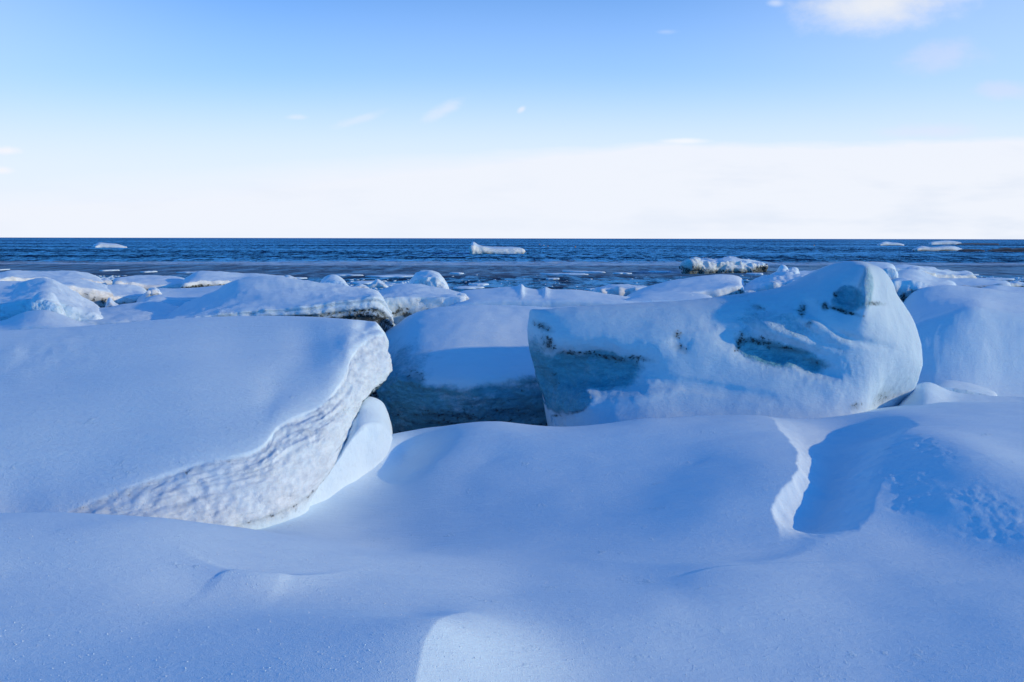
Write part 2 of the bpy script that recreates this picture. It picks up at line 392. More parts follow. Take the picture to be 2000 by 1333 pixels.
# hidden: behind the ridge, under the blocks, to the sides and behind the camera
for x, y, z in ((-1.0, 6.9, 0.35), (-0.3, 7.0, 0.3), (0.3, 7.1, 0.3), (-0.6, 8.0, -0.2), (0.4, 8.2, -0.2), (1.5, 7.1, 0.9), (3.0, 7.3, 1.0), (4.6, 7.2, 1.25), (6, 7.2, 1.25),
                (-2.5, 4.8, 0.95), (-3.5, 4.6, 0.95), (-2.6, 6.5, 0.5), (-5, 5, 0.9), (-7, 4, 1.0), (-6, 8, 0.3), (-9, 6, 0.5), (3, 9, 0.3), (6, 9, 0.6), (9, 8, 0.9), (8, 5, 1.3),
                (10, 3, 1.3), (-10, 2, 1.4), (0, 0, 1.45), (3, 0, 1.35), (-3, 0, 1.55), (0, -4, 1.5), (6, -5, 1.3), (-7, -6, 1.6), (12, -4, 1.2), (-12, -5, 1.5), (0, -9, 1.5), (4, 1, 1.33), (-4, 1.5, 1.6)):
    GP.append((x, y, z))
gf = tps(GP, 2e-3)

def polyd(Q, poly):                     # signed distance to closed polygon, positive inside
    p = np.array(poly); n = len(p); dm = np.full(len(Q), 1e9); ins = np.zeros(len(Q), bool)
    for i in range(n):
        a, b = p[i], p[(i + 1) % n]; ab = b - a
        t = np.clip(((Q - a) @ ab) / (ab @ ab), 0, 1); dm = np.minimum(dm, np.linalg.norm(Q - a - t[:, None] * ab, axis=1))
        cnd = (a[1] > Q[:, 1]) != (b[1] > Q[:, 1])
        ins ^= cnd & (Q[:, 0] < (b[0] - a[0]) * (Q[:, 1] - a[1]) / (b[1] - a[1] + 1e-12) + a[0])
    return np.where(ins, dm, -dm)
def lined(Q, line):                     # distance to polyline
    p = np.array(line); dm = np.full(len(Q), 1e9)
    for i in range(len(p) - 1):
        a, b = p[i], p[i + 1]; ab = b - a
        t = np.clip(((Q - a) @ ab) / (ab @ ab), 0, 1); dm = np.minimum(dm, np.linalg.norm(Q - a - t[:, None] * ab, axis=1))
    return dm
def gxy(px, py, z): return tuple(G(px, py, z)[:2])
HOLE_L = [gxy(*a) for a in ((1508, 812, 1.42), (1520, 845, 1.40), (1545, 868, 1.39), (1557, 890, 1.38), (1556, 925, 1.36), (1540, 950, 1.34), (1514, 980, 1.32), (1508, 1000, 1.30), (1517, 1030, 1.28), (1529, 1060, 1.27))]
HOLE_R = [gxy(*a) for a in ((1580, 1060, 1.27), (1640, 1052, 1.28), (1680, 1032, 1.30), (1705, 1000, 1.34), (1722, 950, 1.40), (1725, 905, 1.43), (1750, 870, 1.44), (1800, 838, 1.45))] + [(3.9, 7.6)]
HOLE = HOLE_L + HOLE_R + [(2.5, 7.6)]

def ground_h(Q):
    z = gf(Q)
    p3 = np.column_stack([Q, np.zeros(len(Q))])
    z = z + 0.03 * fbm(p3, 0.8, 3, 0.5) * sst(Q[:, 1], 0.5, 2.5)
    z = z + 0.010 * fbm(p3, 2.2, 3, 0.5, sc=(0.5, 1.6, 1))
    # hollow with a broken left lip
    jag = p3.copy()
    Qj = Q + 0.06 * np.column_stack([fbm(p3, 3.5, 4, 0.55), fbm(p3, 3.5, 4, 0.55, off=40)])
    d = polyd(Qj, HOLE); dl = lined(Qj, HOLE_L); dr = lined(Qj, [HOLE_L[-1]] + HOLE_R)
    steep = np.exp(-(dl / 0.25) ** 2)
    inside = d > 0
    dep_l = 1 - np.exp(-np.maximum(dl, 0) / (0.30 + 0.55 * sst(Q[:, 1], 4.4, 5.6)))
    dep = dep_l * (1 - np.exp(-(dr / 0.42) ** 1.6))
    dep = np.clip(dep, 0, 1)
    far = 1 - sst(Q[:, 1], 5.0, 6.3)
    z = z - np.where(inside, dep * (0.58 * far + 0.02), 0)
    # broken crust on the right hand mound
    c = gxy(1800, 930, 1.42)
    r2 = ((Q[:, 0] - c[0]) / 0.42) ** 2 + ((Q[:, 1] - c[1]) / 0.75) ** 2
    cm = sst(1.25 - r2 + 0.8 * fbm(p3, 2.5, 3), 0, 0.25)
    c2 = gxy(1870, 900, 1.44); z = z + 0.075 * np.exp(-((Q[:, 0] - c2[0]) / 0.45) ** 2 - ((Q[:, 1] - c2[1]) / 0.9) ** 2)
    z = z - cm * (0.001 + 0.016 * fbm(p3, 11, 4, 0.6) * sst(fbm(p3, 2, 2, off=4), -0.3, 0.3))
    def crease(pts, zz, h, w, wt=0.02):        # crisp wind cut edge: the near side steps by h and heals over w
        L = np.array([gxy(a, b, zz) for a, b in pts])
        yl = np.interp(Q[:, 0], L[:, 0], L[:, 1]); t_ = (Q[:, 0] - L[0, 0]) / (L[-1, 0] - L[0, 0])
        tp = np.clip(np.minimum(t_, 1 - t_) * 5, 0, 1); tp = tp * tp * (3 - 2 * tp)
        dn = yl - Q[:, 1] + 0.02 * fbm(p3, 3, 2)
        return h * tp * sst(dn, -wt, wt) * np.exp(-np.maximum(dn, 0) / w)
    z = z + crease([(1295, 1143), (1330, 1133), (1400, 1120), (1500, 1108), (1600, 1102), (1700, 1101)], 1.27, 0.010, 0.30)
    z = z + crease([(400, 1158), (435, 1140), (470, 1131), (520, 1126), (580, 1122)], 1.5, 0.010, 0.16)
    z = z + crease([(900, 905), (1000, 893), (1120, 896), (1200, 905)], 1.25, 0.006, 0.4, 0.05)
    # sharp edge of the sunlit hump at the bottom
    e1 = np.array([gxy(830, 1345, 1.48), gxy(858, 1290, 1.48), gxy(885, 1245, 1.46), gxy(915, 1214, 1.45)])
    dx = Q[:, 0] - np.interp(Q[:, 1], e1[:, 1], e1[:, 0])
    ky = 1 - sst(Q[:, 1], e1[-1, 1] - 0.35, e1[-1, 1] + 0.16); ky = ky * (1 + 0 * dx)
    z = z + ky * np.where(dx < 0, 0.145 * np.exp(-(dx / 1.8) ** 2), 0.11 * np.exp(-(dx / 0.42) ** 1.2 * 1.0) if False else 0.11 * np.exp(-np.maximum(dx, 0) / 0.28) + 0.045 * np.exp(-np.maximum(dx, 0) / 1.2) - 0.01)
    # small wind lips
    def lip(px, py, zz, L, w, ang, hgt):
        c = gxy(px, py, zz); dx, dy = Q[:, 0] - c[0], Q[:, 1] - c[1]
        u = dx * math.cos(ang) + dy * math.sin(ang); v = -dx * math.sin(ang) + dy * math.cos(ang) - 0.6 * u * u / L * 0.5
        return hgt * np.exp(-(u / L) ** 2) * np.where(v > 0, np.exp(-(v / (w * 0.25)) ** 2), np.exp(-(v / w) ** 2))
    z = z + lip(500, 1135, 1.5, 0.22, 0.14, 0.12, 0.028) + lip(1340, 915, 1.32, 0.25, 0.15, 0.2, 0.004) + lip(1480, 1108, 1.27, 0.5, 0.35, 0.22, 0.03)
    # small snow horn beside the slab
    return z
def build_ground():
    ys = np.concatenate([np.linspace(-12, 1.0, 40), np.geomspace(1.05, 8.6, 900)])
    nx = 1100; u = np.linspace(-1, 1, nx)
    Wd = np.where(ys < 1.5, np.maximum(12 - (ys + 12) * 0.0, 2), 0) 
    Wd = np.maximum(ys * 0.95 + 1.2, 0) 
    Wd = np.where(ys < 1.0, 2.2 + (1.0 - ys) * 0.9, Wd)
    X = u[None] * Wd[:, None]; Y = np.repeat(ys[:, None], nx, 1)
    Q = np.stack([X.ravel(), Y.ravel()], 1)
    z = ground_h(Q)
    fr = sst(Q[:, 1], 7.6, 8.5); z = z * (1 - fr) - 0.4 * fr
    V = np.column_stack([Q, z]); ny = len(ys)
    ii = np.arange(ny - 1)[:, None]; jj = np.arange(nx - 1)[None]
    Fq = np.stack([ii * nx + jj, ii * nx + jj + 1, (ii + 1) * nx + jj + 1, (ii + 1) * nx + jj], -1).reshape(-1, 4)
    tag(mesh_obj('snow_ground', V, Fq, M_snow, np.zeros((len(V), 3))), kind='structure')
build_ground()

# ------------------------------------------------------------------ painting and pressing shapes into big blocks
def stamp(V, px, py, rx, ry, rot=0.0, jit=0.0, f=6.0, p=1.0):
    X, Y = pix(V); dx, dy = X - px, Y - py; c, s = math.cos(rot), math.sin(rot)
    u = (dx * c + dy * s) / rx; v = (-dx * s + dy * c) / ry
    r = np.sqrt(u * u + v * v)
    if jit: r = r + jit * fbm(V, f, 4, 0.6)
    return np.exp(-np.maximum(r, 0) ** (2 * p))
def thing(name, V, label, cat, group=None):
    o = bpy.data.objects.new(name, None); C.collection.objects.link(o); o.empty_display_size = 0.2
    lo, hi = V.min(0), V.max(0); o.location = ((lo[0] + hi[0]) / 2, (lo[1] + hi[1]) / 2, max(lo[2], 0))
    return tag(o, label, cat, group)
def split_block(name, label, cat, V, Fq, N, mask, capsel, mcap, mface, parts=('snow_cap', 'ice_face'), group=None):
    r = thing(name, V, label, cat, group); loc = np.array(r.location)
    for nm, sel, mt in ((parts[0], capsel, mcap), (parts[1], ~capsel, mface)):
        if sel.any():
            v, f, mk, nn = sub(V, Fq, sel, mask, N); mesh_obj(nm, v - loc, f, mt, mk, parent=r, nrm=nn)
    return r

# ---- the big left slab: section = base, face, rim, top, top, crest, back, back bottom
def left_slab():
    S = []
    def st(base, face, rim, t1, t2, crest):
        pts = [P(*base), P(*face), P(*rim), P(*t1), P(*t2), P(*crest)]
        c = pts[-1]; pts += [c + np.array([0, 0.5, -0.35]), c + np.array([-0.4 if base[0] > 600 else 0, 0.3, -1.0 if base[0] > 600 else -1.6]), pts[0] + (np.array([-0.75, 0.7, -0.15]) if base[0] > 600 else np.array([-0.1, 0.6, -0.5]))]
        S.append(pts)
    st((-700, 1150, 3.4), (-700, 1100, 3.4), (-700, 1060, 3.5), (-640, 900, 4.2), (-600, 740, 5.5), (-560, 652, 6.9))
    st((-300, 1120, 3.6), (-300, 1090, 3.6), (-300, 1050, 3.7), (-270, 880, 4.35), (-230, 740, 5.45), (-190, 652, 6.8))
    st((0, 1075, 3.95), (0, 1060, 3.9), (10, 1035, 3.95), (0, 880, 4.42), (0, 745, 5.38), (30, 648, 6.75))
    st((180, 1070, 3.95), (150, 1040, 3.97), (120, 1003, 4.02), (120, 870, 4.50), (130, 740, 5.42), (160, 640, 6.9))
    st((330, 1062, 4.05), (290, 1015, 4.06), (240, 955, 4.16), (230, 840, 4.68), (240, 730, 5.50), (260, 632, 7.05))
    st((430, 1045, 4.2), (410, 975, 4.24), (380, 908, 4.36), (370, 810, 4.88), (365, 715, 5.66), (370, 624, 7.2))
    st((520, 1015, 4.4), (520, 935, 4.44), (505, 877, 4.56), (485, 790, 5.08), (472, 700, 5.9), (460, 620, 7.25))
    st((590, 985, 4.65), (590, 890, 4.70), (548, 830, 4.84), (545, 765, 5.35), (545, 690, 6.05), (540, 619, 7.2))
    st((640, 935, 4.95), (645, 850, 4.98), (625, 793, 5.2), (610, 735, 5.62), (600, 680, 6.2), (600, 620, 7.1))
    st((672, 885, 5.35), (685, 815, 5.42), (668, 745, 5.6), (655, 705, 5.85), (645, 665, 6.3), (645, 622, 7.0))
    st((690, 825, 5.7), (712, 770, 5.75), (688, 695, 5.98), (682, 670, 6.18), (684, 650, 6.45), (688, 625, 6.9))
    st((712, 782, 6.0), (742, 745, 6.1), (718, 664, 6.38), (712, 652, 6.52), (712, 642, 6.68), (715, 628, 6.95))
    st((732, 762, 6.3), (764, 732, 6.35), (750, 655, 6.66), (742, 646, 6.74), (738, 638, 6.75), (738, 633, 6.9))
    V, Fq, U, Vp, N, nu, nv = loft(S, 26, [30, 30, 40, 30, 30, 8, 6, 6, 6], cap=0.03, cl=False)
    X, Y = pix(V)
    face = ((Vp > 0.0) & (Vp < 2.02) | (Vp > 8.3)).astype(float)
    ftop = np.clip(sst(2.02 - Vp, 0.0, 0.12) * (Vp > -1), 0, 1) * (Vp < 3)
    rough = 0.036 * fbm(V, 5, 5, 0.6, sc=(1, 0.55, 1.1)) + 0.016 * fbm(V, 16, 4, 0.65, off=3)
    UVp = np.column_stack([U * 0.9, Vp * 5.0 + U * 0.6, 0 * U])
    rough = 0.026 * fbm(UVp, 0.8, 5, 0.62) + 0.024 * fbm(V, 4.2, 5, 0.65, ridge=True) + 0.010 * fbm(V, 18, 3, 0.65, off=3)
    lay = 0.006 * fbm(UVp, 2.0, 3, 0.5, sc=(0.25, 2.0, 1), off=8)
    disp = ftop * (rough + lay) - ftop * 0.02
    top = (Vp >= 2) & (Vp < 6)
    disp = disp + np.where(top, 0.012 * fbm(V, 1.4, 3, 0.5, sc=(0.4, 1.2, 1)), 0)
    disp = disp + 0.035 * stamp(V, 90, 690, 110, 35, -0.2, 0.5, 2.0) * fbm(V, 3.5, 4, 0.6)
    disp = disp + 0.010 * sst(stamp(V, 720, 690, 70, 70), 0.2, 0.8) * fbm(V, 4, 3, 0.5, ridge=True)
    V = V + N * disp[:, None]; N = normals(V, Fq)
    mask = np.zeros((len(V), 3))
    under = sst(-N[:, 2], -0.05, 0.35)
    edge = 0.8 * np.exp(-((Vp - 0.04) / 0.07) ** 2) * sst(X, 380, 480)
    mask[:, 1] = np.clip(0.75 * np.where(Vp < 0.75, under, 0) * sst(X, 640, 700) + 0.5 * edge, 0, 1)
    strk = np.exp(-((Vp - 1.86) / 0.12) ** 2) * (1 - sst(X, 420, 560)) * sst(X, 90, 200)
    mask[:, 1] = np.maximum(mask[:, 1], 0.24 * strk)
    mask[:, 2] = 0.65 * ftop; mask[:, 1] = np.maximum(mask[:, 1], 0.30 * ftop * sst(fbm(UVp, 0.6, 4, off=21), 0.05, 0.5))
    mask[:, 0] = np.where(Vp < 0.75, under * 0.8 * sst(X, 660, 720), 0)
    fc = Vp[Fq].max(1); cap = (fc >= 2.04) & (fc <= 8.0) 
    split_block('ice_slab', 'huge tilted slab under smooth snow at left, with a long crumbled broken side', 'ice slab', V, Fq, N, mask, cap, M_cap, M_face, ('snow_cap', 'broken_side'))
left_slab()

# ---- the big right block
def right_block():
    S = []
    def st(base, low, mid, up, crest, back=0.9):
        pts = [P(*base), P(*low), P(*mid), P(*up), P(*crest)]
        c = pts[-1]; b0 = pts[0]
        xb = max(c[0] + 0.1, b0[0]); pts += [c + np.array([0.0, back * 0.6, -0.12]), np.array([(c[0] + xb) / 2, c[1] + back, c[2] - 0.7]), np.array([xb, c[1] + back * 0.8, 0.2]), np.array([b0[0], b0[1] + 0.4, 0.2])]
        S.append(pts)
    st((1100, 872, 7.1), (1078, 795, 7.35), (1052, 737, 7.42), (1031, 650, 7.45), (1036, 609, 7.52), 0.3)
    st((1120, 872, 6.80), (1104, 800, 7.1), (1085, 737, 7.22), (1062, 650, 7.25), (1062, 606, 7.40), 0.45)
    st((1165, 870, 6.60), (1160, 800, 6.80), (1150, 735, 7.08), (1134, 655, 7.12), (1132, 601, 7.36), 0.55)
    st((1245, 870, 6.45), (1243, 800, 6.68), (1238, 730, 6.97), (1232, 655, 7.03), (1230, 594, 7.38), 0.6)
    st((1340, 870, 6.40), (1340, 800, 6.65), (1340, 730, 6.90), (1340, 650, 7.0), (1340, 588, 7.45), 0.6)
    st((1440, 870, 6.35), (1440, 795, 6.65), (1440, 720, 6.90), (1440, 640, 7.02), (1450, 576, 7.5), 0.7)
    st((1530, 870, 6.35), (1530, 790, 6.65), (1530, 710, 6.90), (1530, 625, 7.05), (1535, 562, 7.5), 0.8)
    st((1590, 870, 6.40), (1595, 785, 6.68), (1595, 700, 6.90), (1590, 610, 7.05), (1590, 540, 7.5), 0.9)
    st((1635, 870, 6.48), (1642, 780, 6.72), (1645, 690, 6.90), (1640, 600, 7.0), (1640, 518, 7.45), 0.9)
    st((1655, 865, 6.60), (1682, 778, 6.78), (1688, 690, 6.92), (1682, 600, 6.95), (1684, 513, 7.35), 1.0)
    st((1675, 858, 6.85), (1712, 770, 6.98), (1735, 690, 7.02), (1722, 600, 7.1), (1725, 527, 7.5), 1.0)
    st((1700, 850, 7.25), (1745, 780, 7.22), (1776, 700, 7.2), (1756, 625, 7.3), (1750, 572, 7.7), 0.9)
    st((1735, 850, 7.6), (1768, 790, 7.5), (1800, 715, 7.45), (1794, 662, 7.6), (1781, 630, 7.8), 0.7)
    V, Fq, U, Vp, N, nu, nv = loft(S, 26, [36, 36, 36, 36, 14, 8, 6, 6, 6], cap=0.02)
    front = ((Vp < 4.2)).astype(float)
    view = V - np.array([0, 0, CAMZ]); view /= np.linalg.norm(view, axis=1, keepdims=True)
    D = np.zeros(len(V)); mask = np.zeros((len(V), 3))
    def press(px, py, rx, ry, rot, dep, jit=0.25, f=3.0, p=1.5):
        s = stamp(V, px, py, rx, ry, rot, jit, f, p) * front; D[:] += dep * s; return s
    # undercut hollow at the left with bare blue ice
    s1 = press(1150, 725, 120, 42, 0.02, 0.17, 0.45, 3.5)
    s2 = press(1095, 770, 48, 60, 0.0, 0.10)
    s3 = press(1120, 788, 42, 24, -0.3, -0.10, 0.15)
    s3b = press(1088, 798, 22, 20, -0.3, -0.06, 0.15)
    s4 = press(1522, 692, 98, 26, 0.27, 0.15, 0.55, 3.2, 1.0); s4b = press(1600, 722, 50, 14, 0.3, 0.05, 0.6, 4.0); press(1470, 640, 40, 16, 0.9, 0.06, 0.5, 3); press(1540, 655, 70, 10, 0.35, -0.05, 0.4, 3)
    s5 = press(1327, 668, 24, 22, 0.3, 0.035, 0.8, 7, 1.0)
    s6 = press(1655, 585, 34, 32, 0.5, 0.10, 0.3)
    s7 = press(1692, 560, 17, 50, 0.1, -0.13, 0.25); press(1738, 600, 16, 60, -0.35, 0.05, 0.3); press(1600, 640, 60, 9, 0.5, -0.05, 0.4, 4); press(1660, 660, 90, 10, 0.25, 0.04, 0.4, 3); press(1400, 760, 120, 12, 0.15, 0.03, 0.4, 2); press(1250, 775, 70, 12, -0.2, -0.03, 0.4, 3)
    s8 = press(1570, 610, 22, 28, 0.3, 0.05, 0.5, 6)
    s9 = press(1480, 605, 22, 14, 0.3, 0.04, 0.5, 6)
    press(1420, 640, 60, 30, 0.3, 0.03); press(1755, 800, 40, 75, 0.6, 0.30, 0.2); press(1300, 640, 120, 40, 0.0, 0.03)
    V = V + view * D[:, None]
    N = normals(V, Fq)
    V = V + N * ((0.022 * fbm(V, 1.4, 3, 0.5) + 0.026 * (fbm(V, 0.9, 3, 0.55, off=12, ridge=True) - 0.45) * (0.4 + sst(pix(V)[0], 1350, 1600)) + 0.005 * fbm(V, 9, 3, 0.6)) * front)[:, None]
    icy = np.clip(s1 + s2 + s3 + s3b + s4 * 0.9 + s6 + 0.5 * s7 + 0.3 * s5, 0, 1)
    V = V + N * (0.06 * icy * fbm(V, 4, 5, 0.6, off=7))[:, None]
    N = normals(V, Fq)
    X, Y = pix(V)
    le = (1 - sst(X, 1045, 1085)) * sst(Y, 640, 700) * front
    mask[:, 0] = np.clip(sst(s1, 0.3, 0.7) + sst(s2, 0.3, 0.7) + sst(s3, 0.3, 0.7) + sst(s3b, .3, .7) + 1.1 * sst(s4, 0.25, 0.6) + 0.85 * sst(s6, 0.3, 0.7) + 0.55 * sst(s7, .2, .7) + le + 0.35 * stamp(V, 1540, 640, 130, 40, 0.4, .5, 4) * front, 0, 1) * 0.95
    mask[:, 0] *= 1 - sst(Y + 12 * fbm(V, 4, 3), 798, 812)
    def ln(px, py, rx, ry, rot, a): mask[:, 1] = np.maximum(mask[:, 1], a * stamp(V, px, py, rx, ry, rot, 0.35, 9, 1.2) * front)
    ln(1150, 692, 90, 14, 0.1, 0.38); ln(1130, 690, 50, 6, 0.05, 0.66); ln(1200, 700, 50, 7, 0.2, 0.66); ln(1245, 700, 32, 7, 0.15, 0.6); ln(1072, 672, 14, 24, -0.4, 0.6); ln(1062, 640, 26, 10, 0.4, .55)
    ln(1490, 666, 60, 15, 0.24, 0.42); ln(1485, 668, 50, 8, 0.22, 0.68); ln(1446, 668, 11, 22, 0.3, 0.75); ln(1540, 680, 46, 7, 0.25, 0.6); ln(1592, 706, 34, 10, .4, .4)
    ln(1324, 653, 11, 11, 0, 0.6); ln(1332, 680, 17, 10, 0.3, 0.55); ln(1567, 605, 10, 16, 0.2, 0.6); ln(1580, 632, 16, 8, -0.5, 0.55); ln(1482, 600, 16, 7, 0.3, 0.6)
    ln(1645, 606, 42, 5, 0.28, 0.8); ln(1612, 598, 8, 9, 0, 0.8); ln(1632, 573, 7, 7, 0, 0.8); ln(1705, 592, 24, 5, 0.05, 0.6); ln(1082, 745, 14, 30, -.4, .4); ln(1672, 792, 16, 8, -.4, .5); ln(1725, 775, 26, 16, -.6, .4)
    ln(1125, 806, 20, 3, -0.2, 0.6); ln(1085, 812, 14, 3, 0.0, 0.55)
    fc = Vp[Fq].max(1); cap = (fc >= 3.7) & (fc <= 6.0)
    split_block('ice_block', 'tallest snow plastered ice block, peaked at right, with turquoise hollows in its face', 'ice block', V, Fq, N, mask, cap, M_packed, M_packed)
right_block()

# ---- block in the middle gap
def middle_block():
    S = []
    def st(x, crest, brow, ledge, base, Yb, dx=0):
        pts = [P(x, base, Yb + 0.25), P(x, ledge, Yb - 0.05), P(x, (ledge + brow) / 2, Yb + 0.22), P(x, brow, Yb + 0.6), P(x, (brow + crest) / 2 - 6, Yb + 1.1), P(x + dx, crest, Yb + 1.9)]
        c = pts[-1]; pts += [c + np.array([0, 0.6, -0.3]), np.array([c[0], c[1] + 0.4, -0.1]), np.array([pts[0][0], pts[0][1] + 0.4, -0.1])]
        S.append(pts)
    st(742, 648, 700, 745, 850, 8.6, 20)
    st(765, 632, 690, 745, 855, 8.3, 16)
    st(800, 612, 680, 750, 855, 8.1, 10)
    st(860, 601, 675, 755, 855, 8.0)
    st(930, 597, 680, 752, 855, 7.95)
    st(1000, 597, 680, 745, 855, 8.0)
    st(1070, 599, 680, 740, 855, 8.05)
    st(1150, 602, 680, 740, 855, 8.2)
    V, Fq, U, Vp, N, nu, nv = loft(S, 22, [40, 26, 26, 26, 26, 8, 6, 6, 6], cap=0.03)
    vis = 0
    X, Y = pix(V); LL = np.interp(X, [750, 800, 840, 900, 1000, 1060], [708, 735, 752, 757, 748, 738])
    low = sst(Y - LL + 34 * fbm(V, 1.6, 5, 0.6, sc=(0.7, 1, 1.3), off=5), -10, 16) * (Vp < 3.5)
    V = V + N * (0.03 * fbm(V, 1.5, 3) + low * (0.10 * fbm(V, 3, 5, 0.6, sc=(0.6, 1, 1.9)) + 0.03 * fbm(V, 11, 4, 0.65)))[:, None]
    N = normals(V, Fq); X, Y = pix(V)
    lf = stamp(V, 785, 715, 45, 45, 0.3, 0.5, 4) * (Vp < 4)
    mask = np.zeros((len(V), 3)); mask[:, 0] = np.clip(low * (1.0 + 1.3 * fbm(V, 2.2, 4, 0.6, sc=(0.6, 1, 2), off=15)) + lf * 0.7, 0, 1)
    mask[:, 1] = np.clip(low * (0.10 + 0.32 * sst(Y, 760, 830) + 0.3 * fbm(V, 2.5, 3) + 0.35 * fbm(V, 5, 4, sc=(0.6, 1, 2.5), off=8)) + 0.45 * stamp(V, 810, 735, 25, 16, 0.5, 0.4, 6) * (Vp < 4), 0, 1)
    fc = Vp[Fq].max(1); cap = (fc >= 1.5) & (fc <= 7)
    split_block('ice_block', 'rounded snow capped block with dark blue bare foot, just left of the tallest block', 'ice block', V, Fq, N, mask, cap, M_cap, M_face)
middle_block()

# ------------------------------------------------------------------ generic pack ice
GRP = 'blocks of shore ice piled up behind the foreground'
def block(name, label, cat, st, Yf, D, under=0.1, cream=0.8, dirt_shade=0.5, ice=0.0, rough=0.05, fr=1.5, mat=None, ku=12, foot=True, group=GRP, seam=None, lean=0.0, faceb=0.35, seed=0, split=True, capr=0.04, slope=None):
    """st: (px, crest y, rim y, foot y) left to right; Yf distance of the front, D its depth away from the viewer"""
    S = []; sc = Yf / 12.0
    for i, (px, cy, ry, by) in enumerate(st):
        yf = Yf if np.isscalar(Yf) else Yf
        if slope: yf = Yf + slope * (i / (len(st) - 1))
        b = P(px, by, yf); r = P(px, ry, yf + lean); m_ = P(px, ry * (1 - faceb) + by * faceb, yf + lean * (1 - faceb) - 0.03 * sc); c = P(px, cy, yf + D)
        c[2] = max(c[2], r[2] - 0.3 * D) 
        mid = (r + c) / 2; mid[2] += 0.04 * abs(c[2] - r[2]) + 0.01 * sc
        r2 = r * 0.86 + mid * 0.14; r2[2] += 0.010 * sc
        pts = [b, m_, r, r2, mid, c, c + np.array([0, 0.12 * D, -0.25 * max(c[2], 0.1)])]
        zb = min(-0.08, b[2]) if foot else b[2] - 0.01
        pts += [np.array([c[0], c[1] + 0.08 * D, zb]), np.array([b[0], b[1] + under * D + 0.02, zb if foot else zb])]
        S.append(pts)
    V, Fq, U, Vp, N, nu, nv = loft(S, ku, [12, 12, 4, 10, 12, 6, 4, 4, 4], cap=capr)
    fcm = ((Vp < 2.0) | (Vp > 8)).astype(float)
    V = V + N * (rough * sc * ((0.9 if name == 'snow_mound' else 0.5) * fbm(V, fr / sc * 0.7, 3, 0.5, off=seed) + (0 if name == 'snow_mound' else 0.55) * fbm(V, fr / sc * 0.8, 3, 0.5, off=seed + 2, ridge=True) + fcm * (0.15 if name == 'snow_mound' else 1.0) * (fbm(V, fr / sc * 2, 4, 0.6, off=seed + 3) + 0.7 * fbm(V, fr / sc * 1.2, 3, 0.5, off=seed + 6, ridge=True)) + 0.18 * fbm(V, fr / sc * 6, 3, 0.6, off=seed)))[:, None]
    gm = 0
    if seam is not None:
        for k, (c0, wv_, wd_, dp) in enumerate(seam):
            ph = Vp - c0 - wv_ * fbm(V, 0.5 / sc, 3, 0.5, sc=(1, 0, 0), off=k * 7 + 3)
            g_ = np.exp(-(ph / wd_) ** 2) * (Vp < 3); gm = np.maximum(gm, g_ * (0.6 + 0.9 * fbm(V, 1.0 / sc, 3, off=k)))
            V = V - N * (dp * sc * g_)[:, None]
    N = normals(V, Fq)
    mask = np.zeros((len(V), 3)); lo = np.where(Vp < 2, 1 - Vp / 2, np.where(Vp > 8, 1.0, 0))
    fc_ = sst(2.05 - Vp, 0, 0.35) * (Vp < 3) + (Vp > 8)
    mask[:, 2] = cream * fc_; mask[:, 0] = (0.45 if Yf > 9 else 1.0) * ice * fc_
    mask[:, 1] = 1.25 * dirt_shade * sst(lo, 0.25, 0.8) * (0.85 + 0.8 * fbm(V, 1.2 / sc, 3, off=seed + 9)) + (0.42 * gm if seam is not None else 0)  # dirt low on the faces; shade of the gaps beneath is painted in too
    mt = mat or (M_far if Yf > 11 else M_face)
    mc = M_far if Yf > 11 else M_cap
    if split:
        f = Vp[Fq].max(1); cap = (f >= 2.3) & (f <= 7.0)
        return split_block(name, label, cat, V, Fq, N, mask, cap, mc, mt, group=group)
    r = mesh_obj(name, V, Fq, mt, mask, nrm=N, loc=((V[:, 0].min() + V[:, 0].max()) / 2, V[:, 1].mean(), 0)); return tag(r, label, cat, group)

# right hand bank behind the ridge
block('snow_mound', 'broad blue shaded snow mound at the right edge behind the tallest block', 'snow mound',
      [(1730, 640, 680, 860), (1780, 572, 640, 850), (1830, 560, 620, 830), (1900, 566, 600, 830), (1960, 574, 610, 840), (2040, 580, 620, 850), (2150, 590, 640, 860), (2300, 600, 660, 880)],
      8.3, 4.8, 0.1, 0.0, 0.05, 0.0, 0.06, 1.0, ku=20, faceb=0.5, lean=1.3)
block('snow_mound', 'low smooth drift joining the right foot of the tallest block', 'snow mound',
      [(1745, 800, 815, 870), (1780, 758, 800, 870), (1810, 748, 790, 870), (1860, 766, 800, 870), (1920, 773, 803, 870), (2000, 776, 808, 870), (2150, 780, 815, 880)],
      6.9, 1.0, 0.1, 0.0, 0.0, 0.0, 0.03, 1.5, ku=18)
block('ice_block', 'small pale ice wedge poking out behind the drift beside the tallest block', 'ice block',
      [(1815, 756, 764, 800), (1845, 745, 756, 800), (1885, 748, 760, 800), (1920, 758, 768, 800), (1945, 770, 778, 800)], 7.9, 0.5, 0.1, 0.0, 0.2, 0.3, 0.02, ku=12)

block('snow_hump', 'smooth bright snow hump leaning against the right foot of the huge tilted slab', 'snow hump',
      [(520, 1012, 1014, 1035), (580, 975, 982, 1020), (625, 920, 945, 995), (660, 860, 900, 965), (690, 802, 855, 940), (714, 778, 832, 922), (742, 784, 830, 905), (757, 806, 840, 890), (766, 838, 855, 880)],
      4.62, 0.5, 0.1, 0.0, 0.0, 0.0, 0.03, 1.2, ku=24, faceb=0.4, slope=1.28, group=None, split=False, capr=0.02)
